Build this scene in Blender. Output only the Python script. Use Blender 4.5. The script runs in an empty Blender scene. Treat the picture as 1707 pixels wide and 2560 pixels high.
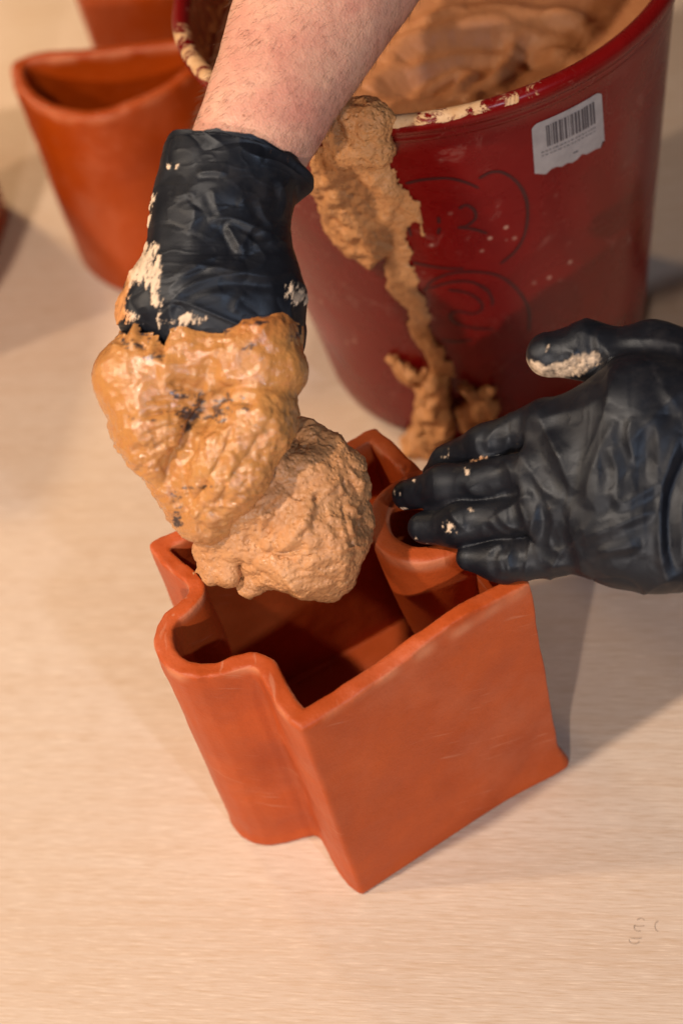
import bpy, math, random
import numpy as np
from mathutils import Matrix, Vector

# ------------------------------------------------------------------ camera
PITCH, ROLL = math.radians(47.6), math.radians(15.9)
CP = np.array([-.023, -.71, .978]); FPX = 4198.0
_f = np.array([0, math.cos(PITCH), -math.sin(PITCH)]); _r = np.array([1., 0, 0]); _d = np.cross(_f, _r)
_c, _s = math.cos(ROLL), math.sin(ROLL)
RC = np.array([_c*_r + _s*_d, -_s*_r + _c*_d, _f])          # rows: right, down, forward
scene = bpy.context.scene
col = scene.collection
cd = bpy.data.cameras.new('camera'); cam = bpy.data.objects.new('camera', cd); col.objects.link(cam)
cd.sensor_fit = 'VERTICAL'; cd.sensor_height = 36; cd.sensor_width = 24; cd.lens = FPX/2560*36
m = Matrix.Identity(4)
for i in range(3):
    m[i][0] = RC[0][i]; m[i][1] = -RC[1][i]; m[i][2] = -RC[2][i]; m[i][3] = CP[i]
cam.matrix_world = m
cd.clip_start = .01; cd.clip_end = 60
cd.dof.use_dof = True; cd.dof.focus_distance = 1.02; cd.dof.aperture_fstop = 3.3; cd.dof.aperture_blades = 0
scene.camera = cam
scene.cycles.diffuse_bounces = 2

# ------------------------------------------------------------------ light: studio lamps overhead
w = bpy.data.worlds.new('World'); scene.world = w; w.use_nodes = True
bg = w.node_tree.nodes['Background']; bg.inputs[0].default_value = (1.0, .84, .74, 1); bg.inputs[1].default_value = .04

def lamp(name, aim, direction, dist, power, color, size):
    ld = bpy.data.lights.new(name, 'AREA'); ld.shape = 'DISK'; ld.size = size; ld.energy = power; ld.color = color
    o = bpy.data.objects.new(name, ld); col.objects.link(o)
    dv = Vector(direction).normalized()
    o.location = Vector(aim) + dv*dist
    o.rotation_euler = dv.to_track_quat('Z', 'Y').to_euler()
    return o
lamp('lamp_warm_left', (-.03, 0, .1), (-.091, -.039, .197), 1.9, 25, (1, .81, .64), .075)
lamp('lamp_low_left', (-.03, .12, .1), (-1.0, .06, .84), 2.4, 20, (1, .76, .54), .12)
lamp('lamp_front', (0, 0, .1), (-.40, -.90, .46), 2.8, 37, (1, .84, .72), .07)
lamp('lamp_cool_front', (0, 0, .1), (.14, -.36, .30), 2.8, 20, (.68, .80, 1), .12)
lamp('lamp_back_left', (-.32, 1.0, 0), (-.35, .45, 1.0), 1.5, 3.2, (1, .70, .40), .20).data.spread = math.radians(75)

vs = scene.view_settings
scene.display_settings.display_device = 'sRGB'
vs.view_transform = 'Standard'; vs.look = 'None'; vs.exposure = 0.03; vs.gamma = 1.0; vs.use_curve_mapping = False

# ------------------------------------------------------------------ small maths library
rng = np.random.default_rng(7)
TAB = rng.random((64, 64, 64)).astype(np.float32)*2-1
def noise(P, s, seed=0):
    """smooth value noise, -1..1, P (n,3) metres, s = feature size"""
    q = np.asarray(P, np.float32)/np.float32(s) + np.float32(seed*7.31)
    i = np.floor(q).astype(np.int64); f = q-i; f = f*f*f*(f*(f*6-15)+10)
    x0, y0, z0 = (i[..., k] & 63 for k in range(3)); x1, y1, z1 = (x0+1) & 63, (y0+1) & 63, (z0+1) & 63
    fx, fy, fz = f[..., 0], f[..., 1], f[..., 2]
    a = TAB[x0, y0, z0]*(1-fx)+TAB[x1, y0, z0]*fx; b = TAB[x0, y1, z0]*(1-fx)+TAB[x1, y1, z0]*fx
    c = TAB[x0, y0, z1]*(1-fx)+TAB[x1, y0, z1]*fx; d = TAB[x0, y1, z1]*(1-fx)+TAB[x1, y1, z1]*fx
    return (a*(1-fy)+b*fy)*(1-fz)+(c*(1-fy)+d*fy)*fz
def fbm(P, s, n=4, seed=0, g=.5):
    v = 0; a = 1
    for k in range(n):
        v = v+a*noise(P, s/2**k, seed+k); a *= g
    return v
def ridged(P, s, n=3, seed=0):
    v = 0; a = 1
    for k in range(n):
        v = v+a*(1-2*np.abs(noise(P, s/2**k, seed+k))); a *= .5
    return v
def crumple(P, s, seed=0, sharp=4):
    P = np.asarray(P, np.float32)
    w = P+np.float32(.5*s)*np.stack([noise(P, s, seed+k) for k in (1, 2, 3)], -1)
    return (1-np.abs(noise(w, s, seed)))**sharp
def sstep(a, b, x):
    t = np.clip((x-a)/(b-a), 0, 1); return t*t*(3-2*t)

def cs(px, py, d):                       # picture position + distance -> camera axes (metres)
    return np.array([(px-853.5)/FPX*d, (py-1280)/FPX*d, d], np.float32)
def to_world(V): return np.asarray(V) @ RC + CP
def on_plane(px, py, z):
    v = np.array([(px-853.5)/FPX, (py-1280)/FPX, 1.]) @ RC
    return CP + v*(z-CP[2])/v[2]
def pix(Vc): return 853.5+FPX*Vc[:, 0]/Vc[:, 2], 1280+FPX*Vc[:, 1]/Vc[:, 2]

def surface_nets(F, lo, h):
    """iso surface of a sampled field F (negative inside)"""
    S = F < 0
    n = np.array(F.shape)-1
    tot = np.zeros(n, np.int8)
    for dx in (0, 1):
        for dy in (0, 1):
            for dz in (0, 1):
                tot += S[dx:dx+n[0], dy:dy+n[1], dz:dz+n[2]]
    act = (tot > 0) & (tot < 8)
    idx = -np.ones(n, np.int64); ii = np.argwhere(act); idx[act] = np.arange(len(ii))
    acc = np.zeros((len(ii), 3), np.float32); cnt = np.zeros(len(ii), np.float32)
    cor = [(a, b, c) for a in (0, 1) for b in (0, 1) for c in (0, 1)]
    for ca in cor:
        for ax in range(3):
            if ca[ax]: continue
            cb = list(ca); cb[ax] = 1
            va = F[ii[:, 0]+ca[0], ii[:, 1]+ca[1], ii[:, 2]+ca[2]]; vb = F[ii[:, 0]+cb[0], ii[:, 1]+cb[1], ii[:, 2]+cb[2]]
            mk = (va < 0) != (vb < 0)
            t = np.where(mk, va/(va-vb+1e-20), 0)
            p = np.tile(np.array(ca, np.float32), (len(ii), 1)); p[:, ax] = t
            acc[mk] += p[mk]; cnt[mk] += 1
    V = (ii+acc/cnt[:, None])*h+np.asarray(lo)
    Q = []
    for ax in range(3):
        b, c = (ax+1) % 3, (ax+2) % 3
        sl0 = [slice(None)]*3; sl1 = [slice(None)]*3
        sl0[ax] = slice(0, -1); sl1[ax] = slice(1, None)
        e = S[tuple(sl0)] != S[tuple(sl1)]
        p = np.argwhere(e)
        ok = (p[:, b] > 0) & (p[:, c] > 0) & (p[:, b] < n[b]) & (p[:, c] < n[c]); p = p[ok]
        ins = S[p[:, 0], p[:, 1], p[:, 2]]
        def at(ob, oc):
            q = p.copy(); q[:, b] -= ob; q[:, c] -= oc; return idx[q[:, 0], q[:, 1], q[:, 2]]
        quad = np.stack([at(1, 1), at(0, 1), at(0, 0), at(1, 0)], 1)
        quad[~ins] = quad[~ins][:, ::-1]
        Q.append(quad)
    return V, np.concatenate(Q)
def normals(V, Q):
    n = np.cross(V[Q[:, 2]]-V[Q[:, 0]], V[Q[:, 3]]-V[Q[:, 1]])
    N = np.zeros_like(V)
    for k in range(4): np.add.at(N, Q[:, k], n)
    return N/(np.linalg.norm(N, axis=1, keepdims=True)+1e-12)
def relax(V, Q, it=2, lam=.5):
    for _ in range(it):
        A = np.zeros_like(V); c = np.zeros(len(V))
        for k in range(4):
            a, b = Q[:, k], Q[:, (k+1) % 4]
            np.add.at(A, a, V[b]); np.add.at(A, b, V[a]); np.add.at(c, a, 1); np.add.at(c, b, 1)
        V = V+lam*(A/np.maximum(c, 1)[:, None]-V)
    return V
# distance shapes; P = (X, Y, Z) broadcastable arrays
def rc(P, a, b, ra, rb, fl=1.0):
    ba = b-a; L = float(ba@ba)+1e-12
    x, y, z = P[0]-a[0], P[1]-a[1], P[2]-a[2]
    h = np.clip((x*ba[0]+y*ba[1]+z*ba[2])/L, 0, 1)
    return np.sqrt((x-h*ba[0])**2+(y-h*ba[1])**2+((z-h*ba[2])/fl)**2)-(ra+(rb-ra)*h)
def ell(P, c, r, ang=0):
    x, y, z = P[0]-c[0], P[1]-c[1], P[2]-c[2]
    ca, sa = math.cos(ang), math.sin(ang)
    x, y = ca*x+sa*y, -sa*x+ca*y
    k0 = np.sqrt((x/r[0])**2+(y/r[1])**2+(z/r[2])**2); k1 = np.sqrt((x/r[0]**2)**2+(y/r[1]**2)**2+(z/r[2]**2)**2)
    return k0*(k0-1)/(k1+1e-9)
def smin(a, b, k):
    h = np.clip(.5+.5*(b-a)/k, 0, 1); return b+(a-b)*h-k*h*(1-h)
def smax(a, b, k): return -smin(-a, -b, k)
def grid(lo, hi, h):
    n = [int(math.ceil((hi[i]-lo[i])/h))+1 for i in range(3)]
    X = (lo[0]+h*np.arange(n[0], dtype=np.float32))[:, None, None]
    Y = (lo[1]+h*np.arange(n[1], dtype=np.float32))[None, :, None]
    Z = (lo[2]+h*np.arange(n[2], dtype=np.float32))[None, None, :]
    return X, Y, Z
def poly_sd(PX, PY, poly):
    """signed distance to a polygon, negative inside"""
    d = np.full(PX.shape, 1e9); ins = np.zeros(PX.shape, bool); n = len(poly)
    for i in range(n):
        a, b = poly[i], poly[(i+1) % n]
        ex, ey = b-a; wx, wy = PX-a[0], PY-a[1]
        t = np.clip((wx*ex+wy*ey)/(ex*ex+ey*ey+1e-18), 0, 1)
        d = np.minimum(d, (wx-ex*t)**2+(wy-ey*t)**2)
        c = ((a[1] <= PY) & (b[1] > PY)) | ((a[1] > PY) & (b[1] <= PY))
        if abs(ey) > 1e-15: ins ^= c & (PX < a[0]+ex*(PY-a[1])/ey)
    d = np.sqrt(d); return np.where(ins, -d, d)
def line_sd(PX, PY, pts):
    """distance, signed side and 0..1 position along a polyline"""
    pts = np.asarray(pts, float); seg = np.linalg.norm(np.diff(pts, axis=0), axis=1); L = np.r_[0, np.cumsum(seg)]
    D = np.full(PX.shape, 1e9); S = np.zeros(PX.shape); T = np.zeros(PX.shape)
    for i in range(len(pts)-1):
        a, b = pts[i], pts[i+1]; ex, ey = b-a; wx, wy = PX-a[0], PY-a[1]
        t = np.clip((wx*ex+wy*ey)/(ex*ex+ey*ey), 0, 1)
        d = np.hypot(wx-ex*t, wy-ey*t); k = d < D
        D = np.where(k, d, D); S = np.where(k, np.sign(ex*wy-ey*wx), S); T = np.where(k, (L[i]+t*seg[i])/L[-1], T)
    return D, S, T
def chaikin(p, n=2, keep=()):
    p = np.asarray(p, float)
    for _ in range(n):
        q = np.roll(p, -1, axis=0); p = np.stack([.75*p+.25*q, .25*p+.75*q], 1).reshape(-1, p.shape[1])
    return p
def spline(pts, n):
    """Catmull-Rom through rows of pts"""
    p = np.asarray(pts, float); p = np.vstack([2*p[0]-p[1], p, 2*p[-1]-p[-2]])
    out = []
    for u in np.linspace(0, len(p)-3-1e-6, n):
        i = int(u); t = u-i; a, b, c, d = p[i:i+4]
        out.append(.5*((2*b)+(-a+c)*t+(2*a-5*b+4*c-d)*t*t+(-a+3*b-3*c+d)*t**3))
    return np.array(out)

# ------------------------------------------------------------------ objects
def mesh_obj(name, V, Q, mat, parent=None, smooth=True, attrs=None):
    me = bpy.data.meshes.new(name)
    V = np.asarray(V, np.float32)
    if isinstance(Q, np.ndarray) and Q.ndim == 2:
        k = Q.shape[1]
        me.vertices.add(len(V)); me.vertices.foreach_set('co', V.ravel())
        me.loops.add(Q.size); me.loops.foreach_set('vertex_index', Q.astype(np.int32).ravel())
        me.polygons.add(len(Q)); me.polygons.foreach_set('loop_start', np.arange(0, Q.size, k, dtype=np.int32))
        me.polygons.foreach_set('loop_total', np.full(len(Q), k, np.int32))
        me.update(calc_edges=True)
    else:
        me.from_pydata([tuple(v) for v in V], [], [tuple(int(a) for a in q) for q in Q])
    me.validate()
    if smooth: me.polygons.foreach_set('use_smooth', np.ones(len(me.polygons), bool))
    for k, v in (attrs or {}).items():
        a = me.attributes.new(k, 'FLOAT', 'POINT'); a.data.foreach_set('value', np.asarray(v, np.float32))
    me.materials.append(mat)
    o = bpy.data.objects.new(name, me); col.objects.link(o)
    if parent:
        o.parent = parent
        if parent.type == 'EMPTY': o.matrix_parent_inverse = Matrix.Translation(-Vector(parent.location))
    return o
def thing(name, label, cat, loc=(0, 0, 0), group=None):
    o = bpy.data.objects.new(name, None); col.objects.link(o); o.location = loc; o.empty_display_size = .02
    return tag(o, label, cat, group)
def tag(o, label=None, cat=None, group=None, kind=None):
    for k, v in (('label', label), ('category', cat), ('group', group), ('kind', kind)):
        if v: o[k] = v
    return o

# ------------------------------------------------------------------ materials
class NT:
    def __init__(s, name):
        s.m = bpy.data.materials.new(name); s.m.use_nodes = True; s.t = s.m.node_tree
        s.b = s.t.nodes['Principled BSDF']
    def n(s, typ, **k):
        x = s.t.nodes.new(typ)
        for a, b in k.items(): setattr(x, a, b)
        return x
    def set(s, sock, v):
        if isinstance(v, bpy.types.NodeSocket): s.t.links.new(v, sock)
        else: sock.default_value = (*v, 1) if isinstance(v, (tuple, list)) and len(v) == 3 and sock.type == 'RGBA' else v
    def co(s, scale=(1, 1, 1), rot=(0, 0, 0)):
        tc = s.n('ShaderNodeTexCoord'); mp = s.n('ShaderNodeMapping', vector_type='TEXTURE')
        mp.inputs['Scale'].default_value = tuple(1/x for x in scale); mp.inputs['Rotation'].default_value = rot
        s.t.links.new(tc.outputs['Object'], mp.inputs['Vector']); return mp.outputs[0]
    def noise(s, vec, scale, detail=4, rough=.5, dist=0):
        x = s.n('ShaderNodeTexNoise'); s.set(x.inputs['Vector'], vec); x.inputs['Scale'].default_value = scale
        x.inputs['Detail'].default_value = detail; x.inputs['Roughness'].default_value = rough; x.inputs['Distortion'].default_value = dist
        return x.outputs['Fac']
    def vor(s, vec, scale, feature='F1'):
        x = s.n('ShaderNodeTexVoronoi', feature=feature); s.set(x.inputs['Vector'], vec); x.inputs['Scale'].default_value = scale
        return x.outputs['Distance']
    def ramp(s, fac, a, b, ca=0., cb=1.):
        x = s.n('ShaderNodeMapRange'); s.set(x.inputs[0], fac); x.inputs[1].default_value = a; x.inputs[2].default_value = b
        x.inputs[3].default_value = ca; x.inputs[4].default_value = cb; return x.outputs[0]
    def mix(s, fac, a, b):
        x = s.n('ShaderNodeMix', data_type='RGBA'); s.set(x.inputs[0], fac); s.set(x.inputs[6], a); s.set(x.inputs[7], b); return x.outputs[2]
    def math(s, op, a, b=0.):
        x = s.n('ShaderNodeMath', operation=op); s.set(x.inputs[0], a); s.set(x.inputs[1], b); x.use_clamp = False; return x.outputs[0]
    def attr(s, name):
        x = s.n('ShaderNodeAttribute'); x.attribute_name = name; return x.outputs['Fac']
    def bump(s, h, dist, strength=1., nrm=None):
        x = s.n('ShaderNodeBump'); s.set(x.inputs['Height'], h); x.inputs['Distance'].default_value = dist; x.inputs['Strength'].default_value = strength
        if nrm: s.set(x.inputs['Normal'], nrm)
        return x.outputs[0]
    def out(s, color=None, rough=None, normal=None, **k):
        if color is not None: s.set(s.b.inputs['Base Color'], color)
        if rough is not None: s.set(s.b.inputs['Roughness'], rough)
        if normal is not None: s.set(s.b.inputs['Normal'], normal)
        for a, v in k.items(): s.set(s.b.inputs[a.replace('_', ' ')], v)
        return s.m

def mat_plywood():
    t = NT('plywood'); G = math.radians(-19)
    fine = t.co((55, 720, 1), (0, 0, G)); mid = t.co((7, 150, 1), (0, 0, G)); big = t.co((1.2, 7, 1), (0, 0, G)); pl = t.co()
    a = t.noise(fine, 1, 3, .6); b = t.noise(mid, 1, 4, .6, .4); c = t.noise(big, 1, 3, .5, .6)
    base = t.mix(t.ramp(c, .3, .7), (.595, .460, .358), (.655, .535, .435))
    base = t.mix(t.math('MULTIPLY', t.ramp(b, .45, .75), .55), base, (.55, .385, .26))
    base = t.mix(t.math('MULTIPLY', t.ramp(a, .5, .72), .85), base, (.52, .37, .25))
    base = t.mix(t.math('MULTIPLY', t.ramp(a, .44, .28), .6), base, (.80, .66, .53))
    sp = t.ramp(t.vor(pl, 26), .035, .012)                                   # small knots and specks
    sp = t.math('MULTIPLY', sp, t.ramp(t.noise(pl, 9, 2), .52, .62))
    base = t.mix(t.math('MULTIPLY', sp, .6), base, (.25, .16, .10))
    sm = t.ramp(t.noise(pl, 14, 5, .7), .62, .80)                            # dusty smudges
    base = t.mix(t.math('MULTIPLY', sm, .25), base, (.80, .66, .52))
    return t.out(base, t.ramp(a, .2, .8, .38, .62), t.bump(t.math('ADD', a, t.math('MULTIPLY', b, .5)), .0003, .5), Specular_IOR_Level=.35)

def mat_terracotta(name, c1, c2, rough=.46):
    t = NT(name); p = t.co()
    a = t.noise(p, 24, 6, .65); b = t.noise(p, 480, 3, .6); lo = t.noise(p, 9, 3, .6)
    base = t.mix(t.ramp(a, .3, .7), c1, c2)
    base = t.mix(t.math('MULTIPLY', t.ramp(lo, .45, .7), .55), base, (c1[0]*.72, c1[1]*.66, c1[2]*.7))
    film = t.math('MULTIPLY', t.ramp(t.noise(p, 11, 5, .65), .52, .74), .30); base = t.mix(film, base, (.60, .20, .105))
    base = t.mix(t.math('MULTIPLY', t.ramp(b, .5, .8), .18), base, tuple(x*.55 for x in c1))
    chalk = t.math('MULTIPLY', t.ramp(t.vor(p, 55), .08, .02), t.ramp(t.noise(p, 16, 3), .55, .68))
    base = t.mix(t.math('MULTIPLY', chalk, .6), base, (.62, .34, .22))
    sc = t.co((25, 25, 420), (.25, .5, .3)); s2 = t.math('MULTIPLY', t.ramp(t.noise(sc, 1, 2), .64, .72), t.ramp(t.noise(p, 14, 2), .5, .6))
    base = t.mix(t.math('MULTIPLY', s2, .22), base, (.70, .40, .26))
    rub = t.ramp(t.attr('edge'), .0, 1.)
    base = t.mix(t.math('MULTIPLY', rub, .55), base, (.66, .26, .13))
    h = t.math('ADD', t.math('MULTIPLY', a, 1.0), t.math('MULTIPLY', b, .30))
    return t.out(base, t.ramp(a, .3, .75, rough-.08, rough+.12), t.bump(h, .0013, .7), Specular_IOR_Level=.34)

def mat_clay(name, c1, c2, c3, r0, r1, grain=1.0, bare=False, pores=False):
    t = NT(name); p = t.co()
    a = t.noise(p, 40, 5, .6); g = t.noise(p, 420, 4, .65); g2 = t.noise(p, 150, 4, .6)
    base = t.mix(t.ramp(a, .3, .7), c1, c2)
    base = t.mix(t.math('MULTIPLY', t.ramp(g2, .5, .75), .5), base, c3)
    rough = t.ramp(g2, .35, .65, r0, r1)
    if bare:
        du = t.attr('dull'); base = t.mix(t.math('MULTIPLY', t.attr('ochre'), .6), base, (.47, .135, .032)); base = t.mix(du, base, t.mix(t.ramp(a, .3, .7), (.45, .195, .068), (.52, .240, .092)))
        rough = t.mix(du, rough, t.ramp(g2, .35, .65, .32, .60))
        bk = t.attr('bare')
        base = t.mix(bk, base, (.020, .022, .030)); rough = t.mix(t.math('MULTIPLY', bk, .7), rough, (.45, .45, .45))
    h = t.math('ADD', t.math('MULTIPLY', g, .35), g2)
    if pores: h = t.math('ADD', h, t.math('MULTIPLY', t.ramp(t.vor(p, 330), .0, .45), .5))
    if bare:
        t.b.inputs['Coat Weight'].default_value = .7; t.b.inputs['Coat Roughness'].default_value = .05
        t.set(t.b.inputs['Coat Weight'], t.ramp(t.attr('dull'), 0., 1., .52, .1)); t.set(t.b.inputs['Coat Normal'], t.bump(t.math('ADD', t.math('MULTIPLY', g2, .8), g), .0006, .8))
    return t.out(base, rough, t.bump(h, .0016*grain, .8), Specular_IOR_Level=.5)

def mat_glove():
    t = NT('black_nitrile'); p = t.co()
    sm = t.attr('smear'); tone = t.attr('tone')
    a = t.noise(p, 60, 4, .6); f = t.noise(p, 900, 3, .6)
    base = t.mix(t.ramp(a, .3, .7), (.0048, .0055, .0085), (.0085, .0094, .0135))
    dust = t.math('MULTIPLY', t.ramp(t.noise(p, 30, 6, .7), .55, .80), .05)
    base = t.mix(dust, base, (.30, .24, .19))
    smc = t.mix(tone, (.72, .54, .38), (.62, .27, .09))
    base = t.mix(sm, base, smc)
    r = t.mix(sm, t.ramp(a, .3, .7, .40, .52), (.8, .8, .8))
    return t.out(base, r, t.bump(t.math('ADD', f, t.math('MULTIPLY', sm, 2.)), .00018, .5), Specular_IOR_Level=.34, Specular_Tint=(.84, .91, 1.))

def mat_skin():
    t = NT('skin'); p = t.co()
    a = t.noise(p, 22, 4, .6); b = t.noise(p, 180, 3, .6); v = t.vor(p, 650)
    base = t.mix(t.ramp(a, .35, .68), (.69, .385, .270), (.60, .258, .190))
    base = t.mix(t.math('MULTIPLY', t.ramp(b, .52, .75), .40), base, (.42, .16, .11))
    base = t.mix(t.math('MULTIPLY', t.ramp(b, .42, .25), .30), base, (.70, .43, .31))
    fr = t.math('MULTIPLY', t.ramp(t.vor(p, 75), .10, .04), t.ramp(t.noise(p, 25, 2), .5, .58))
    base = t.mix(t.math('MULTIPLY', fr, .8), base, (.30, .12, .07))
    h = t.math('ADD', t.math('MULTIPLY', v, .6), b)
    m_ = t.out(base, t.ramp(b, .3, .7, .42, .56), t.bump(h, .0006, .55), Specular_IOR_Level=.4)
    t.b.inputs['Subsurface Weight'].default_value = .18; t.b.inputs['Subsurface Radius'].default_value = (.006, .0022, .0012)
    t.b.inputs['Subsurface Scale'].default_value = .6
    return m_

def mat_bucket():
    t = NT('red_plastic'); p = t.co()
    dust = t.attr('dust'); a = t.noise(p, 16, 6, .68, .6); b = t.noise(p, 70, 5, .7)
    base = t.mix(t.ramp(a, .3, .7), (.130, .0018, .0020), (.185, .0034, .0030))
    film = t.ramp(t.noise(p, 28, 6, .75, 1.2), .58, .76); film = t.math('MULTIPLY', film, .30)
    base = t.mix(film, base, (.50, .28, .22))
    st = t.co((60, 60, 14)); streak = t.math('MULTIPLY', t.ramp(t.noise(st, 1, 3, .7), .66, .74), t.ramp(t.noise(p, 9, 2), .52, .62))
    base = t.mix(t.math('MULTIPLY', streak, .35), base, (.62, .42, .34))
    sp = t.math('MULTIPLY', t.ramp(t.vor(p, 70), .16, .08), t.ramp(t.noise(p, 12, 2), .56, .64))
    base = t.mix(t.math('MULTIPLY', sp, .45), base, (.70, .46, .34))
    # dried clay on rim and inside: patches
    pat = t.ramp(t.math('ADD', t.noise(p, 60, 6, .72, 1.), t.math('MULTIPLY', t.math('SUBTRACT', dust, .5), .9)), .52, .58)
    base = t.mix(pat, base, t.mix(t.ramp(b, .3, .7), (.55, .30, .13), (.68, .46, .27)))
    r = t.mix(pat, t.ramp(a, .3, .8, .20, .40), (.8, .8, .8))
    return t.out(base, r, t.bump(t.math('ADD', t.math('MULTIPLY', pat, 1.), t.math('MULTIPLY', b, .15)), .0012, .5), Specular_IOR_Level=.30)

def mat_plain(name, c, rough=.6, var=.2, scale=60):
    t = NT(name); p = t.co(); a = t.noise(p, scale, 4, .6)
    return t.out(t.mix(t.ramp(a, .3, .7), c, tuple(x*(1-var) for x in c)), rough)

M = dict(
    wood=mat_plywood(),
    terra=mat_terracotta('terracotta_brushed', (.415, .064, .0110), (.520, .092, .0170)),
    terra2=mat_terracotta('terracotta_orange', (.340, .042, .0006), (.380, .054, .0010), .42),
    wet=mat_clay('wet_clay_glossy', (.470, .200, .056), (.525, .245, .076), (.43, .150, .040), .05, .30, .8, True),
    lump=mat_clay('wet_clay_matte', (.510, .232, .092), (.580, .290, .125), (.43, .180, .066), .26, .56, 1.0, pores=True),
    drip=mat_clay('clay_drip', (.520, .230, .078), (.580, .285, .108), (.45, .185, .062), .42, .7, 1.3, pores=True),
    batch=mat_clay('clay_batch', (.46, .185, .068), (.51, .225, .092), (.43, .155, .050), .40, .62, .8),
    glove=mat_glove(), skin=mat_skin(), bucket=mat_bucket(),
    paper=mat_plain('label_paper', (.37, .345, .345), .6, .2, 120), ink=mat_plain('print_ink', (.085, .075, .085), .6, .3),
    marker=mat_plain('marker_ink', (.060, .003, .005), .4, .5, 90), hair=mat_plain('hair', (.16, .08, .04), .5, .2),
    stamp=mat_plain('faded_stamp', (.535, .41, .315), .7, .3, 300))

# ------------------------------------------------------------------ floor (the plywood sheet everything stands on)
n = 12; gx = np.linspace(-1.6, 1.6, n); gy = np.linspace(-1.2, 2.6, n)
V = np.array([(x, y, 0) for y in gy for x in gx]); Q = np.array([(j*n+i, j*n+i+1, (j+1)*n+i+1, (j+1)*n+i) for j in range(n-1) for i in range(n-1)])
fl = mesh_obj('floor', V, Q, M['wood'], smooth=False); tag(fl, kind='structure')

# ------------------------------------------------------------------ slab-built planters: a closed wall of even thickness on a floor slab
def planter_body(poly, H, t, h, ztop=None, warp=None, extra=None, seed=0, base=.012, rnd=.0026, flare=None):
    lo = np.r_[poly.min(0)-.016, -.004]; hi = np.r_[poly.max(0)+.016, H+.022]
    X, Y, Z = grid(lo, hi, h)
    PX, PY = np.broadcast_arrays(X[:, :, 0], Y[:, :, 0])
    d2 = poly_sd(PX.astype(float), PY.astype(float), poly).astype(np.float32)[:, :, None]
    if flare is not None: d2 = d2-flare(X, Y, Z)
    wall = np.abs(d2+t/2)-t/2
    zt = H+(ztop(PX, PY)[:, :, None] if ztop is not None else 0)
    d = smax(wall, Z-zt, rnd)
    d = np.minimum(d, np.maximum(np.maximum(d2, Z-base), -Z))
    if extra is not None: d = extra(X, Y, Z, d)
    d = smax(d, -Z+.0, .002)
    V, Q = surface_nets(d.astype(np.float32), lo, h)
    V = relax(V, Q, 1, .4)
    N = normals(V, Q)
    rimz = sstep(H-.012, H-.003, V[:, 2])
    amp = .0009*fbm(V, .05, 2, seed)+(.00025+.0005*rimz)*noise(V, .012, seed+5)+.00022*rimz*noise(V, .005, seed+7)
    lower = sstep(.0, .01, V[:, 2])
    V = V+N*(amp*lower)[:, None]
    return V, Q, N
def edge_wear(V, N, H):
    rim = sstep(H-.010, H-.001, V[:, 2])*sstep(.95, .6, np.abs(N[:, 2]))
    return np.clip(rim*(.5+.9*noise(V, .012, 3)), 0, 1)

z5 = lambda x, y: (350+.7015*x, 1280+.7015*y)
HM = .197
top = [z5(*p) for p in [(530, 742), (490, 694), (462, 645), (440, 600), (418, 562), (392, 549), (340, 560), (270, 581), (200, 592), (140, 584), (95, 560),
       (60, 515), (48, 460), (55, 405), (85, 355), (130, 320), (160, 290), (168, 268), (150, 240), (110, 212), (70, 176), (36, 140), (26, 118), (40, 98), (70, 80), (130, 60)]]
pts = [on_plane(px, py, HM)[:2] for px, py in top]
pts = [np.array([.0735, -.094]), np.array([-.079, -.1485])] + pts + [np.array(q) for q in [(-.015, .0605), (.006, .0695), (.0145, .069), (.022, .052), (.034, .018), (.053, -.035), (.070, -.082)]]
poly = np.array(pts)
dense = []
for i in range(len(poly)):                       # keep the two front corners tight, soften the folds
    a, b = poly[i], poly[(i+1) % len(poly)]
    k = max(1, int(np.linalg.norm(b-a)/.0035))
    for j in range(k): dense.append(a+(b-a)*j/k)
poly_main = chaikin(np.array(dense), 2)
p_up = on_plane(*z5(1120, 400), HM)[:2]; p_dn = on_plane(*z5(720, 680), HM)[:2]
def ztop_main(PX, PY):
    g = lambda c, s: np.exp(-((PX-c[0])**2+(PY-c[1])**2)/s**2)
    P3 = np.stack([PX, PY, PX*0], -1)
    return .0075*g(p_up, .040)-.003*g(p_dn, .03)+.0012*noise(P3, .03, 9)+.0007*noise(P3, .012, 4)
TC = np.array([.0255, -.0205]); TR = .0365
def tube_main(X, Y, Z, d):
    r = np.hypot(X-TC[0]-.004*(1-Z/HM), (Y-TC[1])*.95)
    rr = .0250+.0115*sstep(.06, .20, Z)
    wall = np.abs(r-rr+.0072)-.0072
    tb = smax(wall, Z-(HM+.003), .005)
    hole = np.maximum(r-rr+.0135, -(Z-(HM-.018)))
    d = np.maximum(d, -hole)
    return smin(d, tb, .004)
def flare_main(X, Y, Z):
    g = np.exp(-(((X-.073)/.03)**2+((Y+.094)/.03)**2))
    return (.005*g*sstep(.022, .0, Z)+.0012*sstep(.012, .0, Z)).astype(np.float32)
V, Q, N = planter_body(poly_main, HM, .0118, .0014, ztop_main, extra=tube_main, seed=1, flare=flare_main)
base_c = (-.03, -.05, 0)
pl = thing('planter', 'burnished terracotta slab planter with folded side and open top, under the clay-covered fist', 'planter', base_c)
wear = edge_wear(V, N, HM)
tubew = np.hypot(V[:, 0]-TC[0], V[:, 1]-TC[1])
is_t = (tubew[Q].max(1) < .0410) & (V[:, 2][Q].min(1) > .014) & ~((V[:, 0][Q].mean(1) > TC[0]+.022))
def sub(V, Q, mask, attrs):
    q = Q[mask]; u, inv = np.unique(q, return_inverse=True); return V[u], inv.reshape(q.shape), {k: a[u] for k, a in attrs.items()}
v_, q_, a_ = sub(V, Q, ~is_t, {'edge': wear}); mesh_obj('wall', v_, q_, M['terra'], pl, attrs=a_)
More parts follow.
